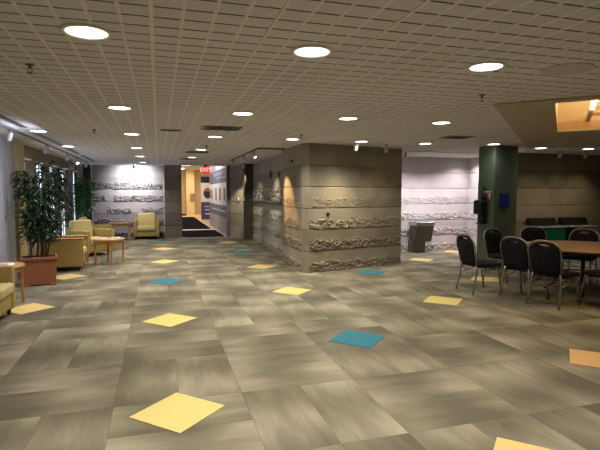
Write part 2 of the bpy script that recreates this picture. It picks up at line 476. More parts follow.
# rows behind the camera: lamps only
for y, xs in ((.6, [-1.8,-.4,1.03,2.43,3.83]), (-2.0, [-.4,1.03,2.43,3.83])):
    for x in xs: lamp(x, y, H-.03, E1*.75 if x < 3 else E1*.4)
COOL = (1,.93,.95)
r = put_light(8.02, 11.3, 'round recessed downlight inside the alcove near its right wall', z=H-.003)
lamp(8.02, 11.2, H-.03, 18, COOL); lamp(6.4, 10.9, H-.03, 23, COOL); lamp(7.3, 11.0, H-.03, 15, COOL)

# ------------------------------------------------------------------ vents, sprinklers, speaker
def vent(x, y, sx, sy, lb):
    t = empty('ceiling_vent', (x, y, H-.004))
    a = MB()
    for q in ((-sx/2-.02, sx/2+.02, -sy/2-.02, -sy/2), (-sx/2-.02, sx/2+.02, sy/2, sy/2+.02), (-sx/2-.02, -sx/2, -sy/2, sy/2), (sx/2, sx/2+.02, -sy/2, sy/2)):
        a.box(q[0], q[1], q[2], q[3], -.006, .002)
    a.build('frame', simple('vent_frame', (.16,.15,.13), .5), t)
    a = MB(); a.box(-sx/2, sx/2, -sy/2, sy/2, -.001, .001); a.build('backing', BLACK, t)
    a = MB(); n = max(3, int(sy/.05))
    for i in range(n):
        yy = -sy/2 + (i+.5)*sy/n
        a.box(-sx/2, sx/2, -.004, .004, -.012, .012, 0, Matrix.Translation((0, yy, -.004)) @ Matrix.Rotation(.8, 4, 'X') @ Matrix.Scale(.6,4))
    a.build('louvre', simple('vent_louvre', (.07,.065,.06), .5), t)
    tag(t, lb, 'vent', 'dark ceiling air vents')
vent(.93, 7.43, .56, .40, 'largest dark square ceiling vent, above the central walkway')
vent(.21, 7.89, .28, .14, 'small slim ceiling vent left of the large dark vent')
vent(5.09, 7.45, .50, .34, 'dark ceiling vent between the stone block and green column')
vent(.92, 11.96, .50, .40, 'mid-distance dark ceiling vent in line with the corridor')
vent(.83, 14.4, .42, .40, 'farthest dark ceiling vent, just before the exit sign')
BR = simple('sprinkler_metal', (.10,.09,.08), .35, .8)
sp0 = empty('ceiling_sprinkler')
m = MB(); m.lathe([(.035,0),(.033,-.006),(.012,-.008),(.010,-.03)], 16); m.build('escutcheon', BR, sp0)
m = MB(); m.tube([(.012,0,-.026),(.016,0,-.045),(.003,0,-.062)], .003, 6); m.tube([(-.012,0,-.026),(-.016,0,-.045),(-.003,0,-.062)], .003, 6); m.lathe([(.001,-.060),(.022,-.064),(.022,-.067),(.001,-.068)], 12); m.build('deflector', BR, sp0)
for i, (x, y, lb) in enumerate([(-.93,4.2,'black sprinkler head hanging near the upper left of the ceiling'),
      (3.15,4.2,'dark sprinkler head hanging beside the diamond ceiling panel'),
      (-.94,8.15,'small sprinkler head between the left downlights'),
      (2.35,7.9,'small sprinkler head beside the second row of centre lights'),
      (.98,10.2,'small sprinkler head past the large dark vent')]):
    o = sp0 if i == 0 else copy_tree(sp0); o.location = (x, y, H+.002); tag(o, lb, 'sprinkler', 'ceiling sprinkler heads')
m = MB(); m.lathe([(.19,0),(.19,-.005),(.17,-.008),(.001,-.008)], 40)
o = m.build('ceiling_speaker', simple('speaker_grille', (.56,.53,.50), .9, var=.1, scale=300)); o.location = (3.14,3.13,H-.001)
tag(o, 'flat round grey speaker grille at the upper right of the ceiling', 'speaker')

# ------------------------------------------------------------------ stone walls
CH = .4333
def stone_wall(mb, pts, step=.035, rough=None, seed=0., top=H):
    """continuous face along pts; n = left of direction"""
    s_off = seed
    for si in range(len(pts)-1):
        a, b = Vector(pts[si]), Vector(pts[si+1]); L = (b-a).length; d = (b-a)/L; nrm = Vector((-d.y, d.x))
        amp = rough[si] if rough else 1.0
        st = step if L > .4 else .05
        ns = max(2, int(L/st)); nz = int(top/min(st,.036)) if amp else int(top/.04333)
        zs = sorted(set([round(i*top/nz, 4) for i in range(nz+1)] + [round(k*CH+e, 4) for k in range(1,6) for e in (-.012,-.004,.004,.012)]))
        vs = []; rf = []
        for i in range(ns+1):
            s = L*i/ns; e = min(1, min(s, L-s)/.03)
            for z in zs:
                k = min(5, int(z/CH)); t = z/CH - k
                D = 0.
                dj = min(abs(z - kk*CH) for kk in range(1,6))
                R_ = 0
                if dj < .006: D = -.016
                elif amp:
                    P = Vector((s_off+s, seed*3.1, z))
                    lim = .50 + .12*noise.noise(P*2.7 + Vector((0,9,k*7))) + .10*noise.noise(P*11)
                    ra = (1.0, .95, .85, .5, .0, .0)[k] * amp
                    if amp < 0: ra = -amp
                    patch = 1
                    if amp > 1.5: patch = 1 if noise.noise(Vector((s*1.3, k*5.7, 3))) > -.42 else 0; ra = (1.,1.,1.,1.,.9,.0)[k]*2.3
                    if t < lim and ra > 0 and patch:
                        q = min(1, (lim-t)/.08) * min(1, dj/.02 if z > CH*.5 else 1)
                        f = .15 + .6*noise.noise(P*9) + 1.3*noise.noise(P*24) + 1.3*noise.noise(P*50)
                        D = ra*q*(.008+.022*f); R_ = 1 if q > .3 else 0
                p = a + d*s + nrm*(D*e); vs.append((p.x, p.y, z)); rf.append(R_)
        nzz = len(zs); fs = []; fr = []
        for i in range(ns):
            for j in range(nzz-1):
                k = i*nzz+j; (fr if rf[k]+rf[k+nzz]+rf[k+nzz+1]+rf[k+1] > 2 else fs).append((k, k+nzz, k+nzz+1, k+1))
        mb.add(vs, fs); nb = len(mb.v)-len(vs)
        for q4 in fr: mb.f.append(tuple(t+nb for t in q4)); mb.mi.append(1); mb.sm.append(False)
        s_off += L
m = MB(); stone_wall(m, [(5.28,12.2),(5.28,9.80),(2.87,9.13),(2.77,9.29),(2.77,10.87),(3.0,10.9)], .024, [0,1,0,1,0], 1.3)
struct(m.build('wall_center', STONE), 'free-standing stone block wall with split-face courses', 'stone wall')
m = MB(); stone_wall(m, [(3.0,10.9),(3.12,16.3)], .035, [1.49], 7.7); stone_wall(m, [(2.95,16.75),(2.50,17.5)], .05, [0], 3); m.box(2.50,3.2,17.5,17.9,0,H); m.box(2.95,3.3,16.5,17.6,0,H)
struct(m.build('wall_recess', STONE_W), 'recessed stone wall running beside the walkway to the corridor', 'stone wall')
m = MB(); m.box(2.84,3.16,16.28,16.62,0,H)
struct(m.build('trim_2', simple('dark_pilaster', (.06,.055,.045), .8)), 'dark pilaster in the recessed wall', 'trim')
m = MB(); stone_wall(m, [(.30,18.4),(-2.22,18.4)], .03, [2], 12.); 
m.add([(.30,18.41,0),(-2.3,18.41,0),(-2.3,18.41,H),(.30,18.41,H)], [(0,1,2,3)])
struct(m.build('wall_far', STONE_F), 'spotlit stone wall with rough bands behind the far armchair', 'stone wall')
m = MB(); stone_wall(m, [(.80,18.5),(.80,17.75),(.22,17.75),(.22,18.5)], .04, [0,0,0], 2.)
struct(m.build('wall_pillar', stone('pillar_stone', (.14,.125,.105), (.25,.225,.19))), 'dark smooth stone pillar left of the corridor opening', 'stone wall')
m = MB(); stone_wall(m, [(8.42,11.75),(5.28,11.75)], .03, [1], 21.)
stone_wall(m, [(8.42,10.02),(8.42,11.75)], .04, [.8], 31.)
struct(m.build('wall_alcove', STONE_A), 'pale brightly lit stone wall of the drinking fountain alcove', 'stone wall')
m = MB(); stone_wall(m, [(XR,10.0),(8.42,10.0)], .05, [0], 5.)
struct(m.build('wall_right', STONE_R), 'dim smooth coursed wall behind the recycling bins', 'wall')
m = MB(); m.box(5.3, 8.42, 10.25, 11.74, H-.012, H-.002)
struct(m.build('ceiling_alcove', WHITEPL), 'smooth white ceiling over the alcove', 'ceiling')
# shell behind / beside the camera
SHELL = simple('shell_wall', (.30,.27,.22), .85, var=.06, scale=2)
m = MB(); m.box(XL-.3, XR+.1, YB-.1, YB, 0, H+.1); struct(m.build('wall_rear', SHELL))
m = MB(); m.box(XR, XR+.1, YB, 10.1, 0, H+.1); struct(m.build('wall_side', SHELL))

# left wall with window openings
WY = [10.95, 12.42, 13.80, 15.20, 17.05]; WW = .30; ZH = 2.30; ZS = .32
m = MB(); cur = YB
for y in WY:
    m.box(XL-.32, XL, cur, y-WW, 0, H+.05); m.box(XL-.32, XL, y-WW, y+WW, 0, ZS); m.box(XL-.32, XL, y-WW, y+WW, ZH, H+.05); cur = y+WW
m.box(XL-.32, XL, cur, 18.5, 0, H+.05)
struct(m.build('wall_left', OLIVE), 'olive window wall along the left side', 'wall')
DAY = NT('window_daylight', .3); 
f_ = DAY.noise(5, 3); DAY.base((.2,.25,.3)); DAY.l(DAY.ramp(f_, [(.35,(.10,.13,.18)), (.5,(.45,.55,.75)), (.65,(.8,.9,1.))]), DAY.b.inputs['Emission Color']); DAY.b.inputs['Emission Strength'].default_value = 2.6
for i, y in enumerate(WY):
    m = MB(); m.box(XL-.03, XL-.01, y-WW, y+WW, ZS, ZH)
    wn = struct(m.build('window_%d' % (i+1), DAY.m), 'tall narrow window with cold daylight, number %s from the left pier' % COLN[i], 'window')
    a = MB()
    for q in ((y-WW, y-WW+.04, ZS, ZH), (y+WW-.04, y+WW, ZS, ZH), (y-WW, y+WW, ZS, ZS+.04), (y-WW, y+WW, ZH-.04, ZH), (y-.012, y+.012, ZS, ZH)):
        a.box(XL-.01, XL+.012, q[0], q[1], q[2], q[3])
    a.build('window_frame', GREYP, wn)
    a = MB(); a.box(XL-.01, XL+.13, y-WW-.03, y+WW+.03, ZH-.01, ZH+.015); a.build('head_cap', TRIM, wn)
# pier with corrugated cladding at the far left
BLUE = simple('corrugated_blue_grey', (.46,.48,.54), .45, .1, var=.02, scale=2)
m = MB()
for i in range(6):
    y = 8.7 + i*.22; m.box(XL, XL+.10, y, y+.20, 0, H); m.box(XL, XL+.092, y+.20, y+.22, 0, H)
pier = struct(m.build('wall_pier', BLUE), 'blue-grey ribbed metal pier at the left edge', 'pier')
m = MB()
for zz, yy in ((1.18, 9.45), (.92, 9.62)):
    m.box(XL+.11, XL+.125, yy-.03, yy+.03, zz-.03, zz+.03)
m.build('bolt', STEEL, pier)
m = MB(); m.box(XL, XL+.16, 10.02, 10.52, 0, H)
struct(m.build('trim_3', simple('olive_yellow', (.50,.42,.20), .7, var=.05)), 'olive yellow pier face beside the planter', 'trim')
m = MB(); m.box(XL, XL+.06, 15.9, 16.6, 0, H); m.box(XL, XL+.06, 17.5, 18.4, 0, H)
struct(m.build('trim_4', GREYP), 'grey pier near the far end of the window wall', 'trim')
m = MB(); m.box(XL, -2.2, 18.38, 18.5, 0, H)
struct(m.build('wall_corner', DARK), 'narrow dark panel in the far left corner', 'wall')
m = MB(); m.box(-2.60,-2.53,18.32,18.38,0,H); m.box(-2.27,-2.21,18.32,18.38,0,H); m.box(.17,.21,18.30,18.36,0,H)
struct(m.build('trim_5', TRIM), 'thin pale vertical trims beside the far stone wall', 'trim')
m = MB(); m.box(XL, XL+.015, YB, 18.3, 0, .10)
struct(m.build('baseboard_left', DARK), 'dark baseboard along the window wall', 'baseboard')

# ------------------------------------------------------------------ corridor beyond
m = MB(); m.box(.6, .8, 18.5, 38, 0, 3.4); m.box(.6, 5, 38, 38.1, 0, 3.4); m.box(2.0, 2.6, 36.9, 38, 0, 3.4)
struct(m.build('wall_corridor', PAINT), 'warm beige corridor walls beyond the opening', 'wall')
m = MB(); m.box(2.52, 2.7, 17.9, 24.6, 0, 3.4); m.box(5, 5.1, 17.9, 38.1, 0, 3.4); m.box(2.7, 5, 24.5, 24.6, 0, 3.4)
struct(m.build('wall_corridor_right', WHITEPL), 'white corridor wall behind the display', 'wall')
m = MB(); m.box(.6, 5.1, 18.0, 38.1, 3.3, 3.4); m.box(.6,5.1,17.99,18.02,2.6,3.4)
struct(m.build('ceiling_corridor', WHITEPL), 'white corridor ceiling', 'ceiling')
PANEL = emis('panel_glow', (.95,.97,1), 4)
for i, (x, y) in enumerate([(1.75,24.0),(1.6,30.0),(1.4,35.0)]):
    m = MB(); m.box(x-.35, x+.35, y-.6, y+.6, 3.275, 3.298)
    tag(m.build('ceiling_panel_light', PANEL), ('bright ceiling light panel seen above the exit sign, nearest in the corridor', 'bright ceiling light panel in the middle of the corridor', 'bright ceiling light panel at the far end of the corridor')[i], 'ceiling light', 'corridor light panels')
def area(name, loc, rot, sx, sy, e, col):
    l = bpy.data.lights.new(name, 'AREA'); l.shape = 'RECTANGLE'; l.size = sx; l.size_y = sy; l.energy = e; l.color = col
    o = bpy.data.objects.new(name, l); C.objects.link(o); o.location = loc; o.rotation_euler = rot; return o
area('corridor_lamp', (1.7,21,3.2), (0,0,0), 1.2, 3, 55, (.95,.96,1))
area('corridor_lamp', (1.9,27,3.2), (0,0,0), 1.2, 4, 70, (1,.9,.72))
area('corridor_lamp', (2.2,34,3.2), (0,0,0), 1.5, 4, 120, (1,.84,.58))

# display wall in the corridor
PURP = simple('display_purple', (.13,.13,.27), .5, var=.25, scale=4)
PALEP = simple('display_white', (.84,.86,.97), .5, var=.05)
GREYD = simple('display_grey', (.48,.48,.54), .5, var=.05)
SHOT = simple('portrait_photo', (.20,.12,.09), .5, var=.6, scale=5)
dw = empty('display_wall', (2.40, 17.62, 0))
def dbox(z0, z1, name, mt, t=.06, y0=0, y1=6.2):
    a = MB(); a.box(0, t, y0, y1, z0, z1); return a.build(name, mt, dw)
dbox(0, .66, 'lower_panel', GREYD); dbox(.66, 1.12, 'text_band', PURP); dbox(1.12, 2.0, 'photo_panel', PALEP); dbox(2.0, 2.55, 'header_panel', PURP)
for yy, hh in ((.68+.0, .46), (2.05, .50), (3.45, .52), (5.15, .44), (6.0-.1, .36)):
    a = MB(); a.box(-.008, 0, yy-.22, yy+.22, 1.55-hh/2, 1.55+hh/2); a.build('portrait', SHOT, dw)
a = MB()
for i in range(22): a.box(-.004, 0, .5+i*.22, .5+i*.22+.13, .86, .93)
a.build('lettering', PALEP, dw)
a = MB(); a.box(-.004, 0, .3, 3.4, 2.18, 2.26); a.box(-.004, 0, 1.0, 4.4, 2.32, 2.46); a.build('header_stripe', simple('lilac', (.30,.32,.5), .5), dw)
a = MB(); a.box(-.02, .085, -.10, 0, 0, 2.6); a.build('end_post', simple('post_grey', (.10,.10,.12), .5), dw)
tag(dw, 'white and purple photo display wall lining the right side of the corridor', 'display')
# banner stand
bn = empty('banner_stand', (2.78, 29.5, 0))
a = MB(); a.box(-.32,.32,0,.04,1.05,2.20); a.build('sheet', PALEP, bn)
a = MB(); a.box(-.32,.32,-.005,.04,2.20,2.58); a.build('header', BLACK, bn)
a = MB(); a.box(-.32,.32,-.005,.04,.0,1.05); a.build('lower_sheet', simple('banner_purple', (.10,.07,.25), .5), bn)
a = MB(); a.box(-.1,.32,-.012,-.005,.30,.36); a.box(-.1,.32,-.012,-.005,.55,.60); a.box(-.1,.32,-.012,-.005,.75,.80); a.build('stripe', PALEP, bn)
a = MB(); a.prism([(.24*math.cos(t*PI/12)+.07, .33*math.sin(t*PI/12)+1.58) for t in range(24)], .006, Matrix.Translation((0,-.008,0))); a.build('emblem', simple('emblem_dark', (.05,.02,.02), .5), bn)
a = MB(); a.prism([(.22*math.cos(t*PI/12)+.07, .31*math.sin(t*PI/12)+1.60) for t in range(1, 12)], .006, Matrix.Translation((0,-.015,0))); a.build('emblem_top', simple('emblem_red', (.55,.12,.05), .5), bn)
tag(bn, 'white banner with dark round emblem and purple foot, deep in the corridor', 'banner')
a = MB(); a.box(2.28,2.62,36.80,36.90,1.0,1.55); o = a.build('wall_box', simple('wallbox', (.30,.24,.18), .5), bevel=.01); tag(o, 'grey-brown box mounted low on the far corridor wall', 'wall box')
a = MB(); a.box(1.50,1.66,37.95,38.0,1.35,1.62); o = a.build('wall_clock', BLACK, bevel=.01); tag(o, 'small dark thermostat on the beige far corridor wall', 'thermostat')

# exit sign
ex = empty('exit_sign', (1.62, 17.35, 0))
a = MB(); a.rbox(-.165,.165,-.03,.03,2.30,2.53,.012); a.build('housing', emis('exit_red', (.80,.02,.03), 1.0), ex)
a = MB(); a.box(-.05,.05,-.03,.03,2.53,2.6); a.build('canopy', simple('exit_canopy', (.12,.03,.03), .5), ex)
text_mesh('lettering', 'EXIT', .19, emis('exit_white', (1,.60,.55), 1.0), ex, Matrix.Translation((0,-.034,2.415)) @ Matrix.Rotation(PI/2, 4, 'X'))
tag(ex, 'illuminated red exit sign hanging at the corridor opening', 'exit sign')

# ------------------------------------------------------------------ recess art rail and plaques
def on_recess(y): return 3.0 + .12*(y-10.9)/5.4
rw = empty('metal_wall_relief', (0,0,0))
nx_ = -.055
a = MB(); P0 = (on_recess(11.5)-.09, 11.5, 1.71); P1 = (on_recess(15.9)-.09, 15.9, 1.71)
a.tube([P0, P1], .014, 8); a.build('upper_rail', STEEL, rw)
a = MB(); a.box(0, .14, 0, 4.6, 0, .03, 0, Matrix.Translation((on_recess(11.4)-.15, 11.4, 1.36)) @ Matrix.Rotation(-math.atan(.12/5.4), 4, 'Z')); a.build('shelf', simple('relief_shelf', (.16,.15,.12), .3, .6), rw)
a = MB()
rr = random.Random(3)
for i in range(26):
    y = 11.6 + i*.165; z = 1.42 + rr.random()*.2; x = on_recess(y) - .07
    y2 = y + rr.uniform(.1,.4); z2 = z + rr.uniform(-.06,.14)
    a.tube([(x, y, z), (x-.02, (y+y2)/2, (z+z2)/2+rr.uniform(0,.05)), (x, y2, z2)], rr.uniform(.008,.022), 6)
for y in (11.7, 12.8, 13.7, 14.8, 15.7): a.tube([(on_recess(y)-.09,y,1.38),(on_recess(y)-.09,y,1.71)], .008, 6)
a.build('figures', STEEL, rw)
tag(rw, 'long silver metal relief of small shapes on a shelf along the recessed wall', 'wall art')
a = MB(); y = 13.3; a.box(on_recess(y)-.05, on_recess(y)-.02, y-.11, y+.11, 2.02, 2.22)
o = a.build('wall_plaque', BLACK, bevel=.005); tag(o, 'small black plaque on the recessed wall above the metal relief', 'plaque')
a = MB(); y = 12.25; a.box(on_recess(y)-.05, on_recess(y)-.02, y-.09, y+.09, 2.02, 2.18)
o = a.build('wall_plaque', simple('plaque_rust', (.20,.10,.07), .5), bevel=.005); tag(o, 'small rust-brown plaque on the recessed wall, right of the black one', 'plaque')
for x, y, lb in ((2.74, 17.05, 'small white switch plate on the wall by the display edge'), (2.835, 16.35, 'small white switch plate on the dark pilaster')):
    a = MB(); a.box(x-.03, x, y-.05, y+.05, 1.33, 1.45); tag(a.build('switch_plate', WHITE, bevel=.004), lb, 'switch')
# small black box on the block face + left face
def on_front(s, z, off=.02):
    a_ = Vector((2.87,9.13)); b_ = Vector((5.28,9.80)); d = (b_-a_).normalized(); n_ = Vector((d.y,-d.x)); p = a_+d*s+n_*off
    return Matrix.Translation((p.x,p.y,z)) @ Matrix.Rotation(math.atan2(d.y,d.x), 4, 'Z')
a = MB(); a.rbox(-.035,.035,-.015,.02,-.03,.03,.012, 2, 0, on_front(.46, 1.18)); o = a.build('wall_socket', BLACK)
tag(o, 'small black outlet on the front face of the stone block', 'outlet')
a = MB(); a.box(2.735,2.77,9.95,10.1,2.26,2.32); tag(a.build('motion_sensor', BLACK, bevel=.006), 'small dark sensor high on the left side of the stone block', 'sensor')

# ------------------------------------------------------------------ track lights
TRK = simple('track_metal', (.20,.19,.17), .4, .5)
HEADM = simple('head_white', (.55,.53,.50), .4, var=.04)
GLOW = emis('spot_glow', (1,.93,.82), 25)
HM = {}
def head_meshes():
    a = MB(); a.tube([(0,0,0),(0,0,-.07)], .008, 8); a.box(-.02,.02,-.03,.03,-.012,.0); HM['stem'] = a
    a = MB(); a.lathe([(.001,.07),(.030,.068),(.036,.05),(.040,-.06),(.036,-.062),(.034,-.05)], 20); HM['can'] = a
    a = MB(); a.lathe([(.034,-.052),(.001,-.056)], 20); HM['lens'] = a
head_meshes()
def head(x, y, z, tx, ty, tz, lb, lit=False, e=0, col=(1,.9,.75), size=35, grp='small track light heads', blend=.6):
    r = empty('track_spotlight', (x, y, z))
    HM['stem'].build('stem', TRK, r)
    d = Vector((tx-x, ty-y, tz-(z-.1))).normalized(); q = (-d).to_track_quat('Z', 'Y')
    c = HM['can'].build('shade', HEADM, r); c.location = (0,0,-.10); c.rotation_mode = 'QUATERNION'; c.rotation_quaternion = q
    l = HM['lens'].build('lens', GLOW if lit else BLACK, c)
    tag(r, lb, 'spotlight', grp)
    if e:
        sl = bpy.data.lights.new('spot', 'SPOT'); sl.energy = e; sl.color = col; sl.spot_size = math.radians(size); sl.spot_blend = blend; sl.shadow_soft_size = .03
        so = bpy.data.objects.new('spot', sl); C.objects.link(so); so.location = Vector((x,y,z-.10)) + d*.09
        so.rotation_mode = 'QUATERNION'; so.rotation_quaternion = q
# left track
a = MB(); a.box(-2.17,-2.13,5.5,16.8,H-.03,H-.0); tag(a.build('light_track', TRK), 'long light track on the ceiling along the left window wall', 'light track')
head(-2.15,8.3,H-.03,-2.6,8.9,1.5,'white track spotlight nearest the left edge of the photo',)
head(-2.15,10.8,H-.03,-2.62,11.4,1.5,'second track spotlight along the window wall')
head(-2.15,13.1,H-.03,-2.6,13.7,1.2,'third track spotlight along the window wall')
head(-2.15,14.6,H-.03,-1.2,13.2,.6,'bright lit track spotlight above the leafy plants', True, 110, (1,.92,.8), 60)
head(-2.15,16.3,H-.03,-2.4,17.5,1.2,'last track spotlight before the far left corner')
# slot diffusers
for y0_, y1_, lb in ((5.0,8.2,'dark linear slot diffuser nearest the left edge'),(8.85,11.1,'second dark linear slot diffuser over the window side'),(11.6,13.4,'third dark linear slot diffuser over the window side'),(13.9,16.4,'farthest dark linear slot diffuser over the window side')):
    t = empty('slot_diffuser', (-1.92, y0_, H)); L_ = y1_-y0_
    a = MB(); a.box(-.05,.05,0,L_,-.004,.001); a.build('frame', simple('slot_frame', (.22,.20,.17), .5), t)
    for xx in (-.028, .028):
        a = MB(); a.box(xx-.014,xx+.014,.02,L_-.02,-.007,-.003); a.build('slot', BLACK, t)
    tag(t, lb, 'air diffuser', 'dark linear slot diffusers')
# centre tracks by the recess
a = MB(); a.box(2.09,2.13,10.4,14.6,H-.038,H-.004); a.box(2.09,2.70,10.36,10.40,H-.038,H-.004); tag(a.build('light_track', TRK), 'corner-shaped light track on the ceiling beside the recessed stone wall', 'light track')
head(2.11,10.9,H-.035,2.80,10.3,1.4,'track spotlight close to the stone block corner', True, 210, (1,.62,.27), 44)
head(2.11,12.2,H-.035,3.05,12.6,1.3,'glowing track spotlight facing the metal relief', True, 120, (1,.86,.66), 60, blend=1)
head(2.11,14.0,H-.035,2.95,15.2,1.2,'far track spotlight lighting the recessed wall end', False, 130, (1,.84,.6), 55, blend=1)
head(2.75,16.0,H-.002,2.74,17.2,1.0,'small spotlight washing the wall beside the corridor display', False, 190, (1,.8,.5), 38)
# small heads by the block face, alcove and right wall
head(3.74,8.80,H-.0,3.4,9.3,.35,'left small white spotlight above the stone block face', False, 65, (1,.78,.46), 78, blend=1)
head(4.49,9.0,H-.0,4.6,9.6,1.2,'right small white spotlight above the stone block face', False, 9, (1,.76,.42), 75, blend=1)
head(5.75,10.5,H-.01,6.6,11.7,1.2,'bright small spotlight at the left edge of the alcove', True, 60, (1,.93,.97), 75, blend=1)
head(9.0,9.1,H-.02,9.0,10,1.2,'small ceiling spotlight over the right wall, first from the green column', False, 14, (1,.82,.52), 75, blend=1)
head(9.75,9.1,H-.0,9.8,10,1.2,'small ceiling spotlight over the right wall, middle of three', False, 14, (1,.82,.52), 75, blend=1)
head(10.4,9.1,H-.0,10.5,10,1.2,'small ceiling spotlight over the right wall, nearest the right edge', False, 16, (1,.82,.52), 75, blend=1)
# far stone wall wash
head(-.80,17.5,H-.0,-.80,18.4,2.0,'bright spotlight washing the top of the far stone wall', True, 280, (1,.95,.99), 125, blend=1)

# ------------------------------------------------------------------ green column and its fittings
ca = math.radians(11.6); CM = Matrix.Translation((0,0,0))
dep, lat = 10.0, 4.03; th = math.radians(16.4)
mx = lat*math.cos(th) + dep*math.sin(th); my = -lat*math.sin(th) + dep*math.cos(th)
CM = Matrix.Translation((mx, my, 0)) @ Matrix.Rotation(ca, 4, 'Z')
m = MB(); m.box(0,.72,0,.42,0,H,0,CM)
struct(m.build('column', GREENCOL, bevel=.012), 'dark green rectangular column behind the dining chairs', 'column')
a = MB(); a.rbox(.17,.46,-.018,-.002,1.31,1.60,.006,2,0,CM); bl = a.build('wall_sign', simple('royal_blue', (.012,.018,.16), .35, var=.5, scale=30))
a = MB(); a.box(.19,.44,-.021,-.0185,1.34,1.57,0,CM); a.build('face', simple('royal_blue_face', (.02,.04,.40), .3, var=.5, scale=40), bl)
tag(bl, 'small royal blue square sign on the front of the green column', 'sign')
# triangular projecting sign on the left face
ts = empty('projecting_sign'); ts.matrix_world = CM
a = MB(); a.box(-.17,.03,.05,.09,1.62,1.65,0); a.build('top_bar', WHITE, ts)
a = MB(); a.prism([(-.15,1.62),(.02,1.62),(-.03,1.43),(-.07,1.40)], .02, Matrix.Translation((0,.06,0))); a.build('pennant', simple('pennant', (.30,.10,.08), .5, var=.9, scale=25), ts)
a = MB(); a.prism([(-.11,1.60),(-.02,1.60),(-.05,1.45)], .004, Matrix.Translation((0,.054,0))); a.build('arrow', PAPER, ts)
tag(ts, 'white-topped triangular sign sticking out from the green column', 'sign')
ph = empty('wall_phone'); ph.matrix_world = CM
a = MB(); a.rbox(-.22,-.002,.14,.36,1.16,1.46,.05,4); a.build('housing', BLACK, ph)
a = MB(); a.rbox(-.13,-.002,.16,.30,.97,1.17,.02,3); a.rbox(-.19,-.002,.16,.30,.96,.985,.01,2); a.build('lower_box', BLACK, ph)
a = MB(); a.tube([(-.07+.05*math.cos(t*PI/10), .2, 1.62+.10*math.sin(t*PI/10)) for t in range(20)], .018, 8, closed=True); a.build('handset', BLACK, ph)
a = MB(); a.rbox(-.09,-.002,.16,.26,1.44,1.56,.02,3); a.build('cradle', BLACK, ph)
tag(ph, 'black wall phone unit mounted on the alcove side of the green column', 'phone')

# drinking fountain
df = empty('drinking_fountain', (6.50, 11.68, 0))
a = MB(); a.rbox(0,.56,-.46,0,.735,.84,.03,4); a.build('basin', STEEL, df)
a = MB(); a.lathe([(.18,.003),(.14,-.0),(.02,-.004)], 24, (.31,-.25,.84)); a.build('drain', simple('drain', (.35,.35,.35), .3, .9), df)
a = MB(); a.tube([(.12,-.18,.83),(.12,-.18,.90),(.14,-.22,.91)], .012, 8); a.build('spout', STEEL, df)
FM = simple('fountain_brown', (.13,.12,.10), .4, .3)
Mx = Matrix(((0,1,0,.06),(1,0,0,0),(0,0,1,0),(0,0,0,1)))
a = MB(); a.prism([(0,.30),(-.28,.30),(-.40,.735),(0,.735)], .50, Mx); a.build('body', FM, df)
a = MB(); a.prism([(0,0),(-.22,0),(-.25,.30),(0,.30)], .38, Matrix(((0,1,0,.02),(1,0,0,0),(0,0,1,0),(0,0,0,1)))); a.build('pedestal', FM, df)
tag(df, 'wall-mounted steel drinking fountain with dark tapering body in the alcove', 'drinking fountain')
# pull station / outlet plates skipped (not readable in the photo)

# recycling bins
def recycling(x, lb, fm):
    t = empty('recycling_bin', (x, 9.5, 0))
    a = MB(); a.box(0,.80,.02,.46,.03,.76); a.build('body', BLACK, t, bevel=.01)
    a = MB(); a.box(.20,.78,.0,.02,.08,.74); a.build('front_panel', fm, t, bevel=.004)
    a = MB(); a.box(-.01,.81,-.02,.46,.76,.785); a.build('rim', simple('bin_rim', (.6,.59,.56), .4, .2), t)
    a = MB(); a.prism([(.28,.785),(.46,.785),(.46,.98),(.36,.98)], .80, Matrix(((0,1,0,0),(1,0,0,0),(0,0,1,0),(0,0,0,1)))); a.build('hood', BLACK, t)
    a = MB(); a.lathe([(.09,.0),(.09,.004),(.001,.004)], 20, (.3,.12,.785)); a.build('opening', DARK, t)
    tag(t, lb, 'recycling bin', 'recycling bins against the right wall')
recycling(8.86, 'recycling bin with a green front panel, nearer the green column', simple('bin_green', (.005,.14,.05), .5))
recycling(9.86, 'recycling bin with a beige front panel, nearer the right edge', simple('bin_beige', (.33,.27,.17), .6))

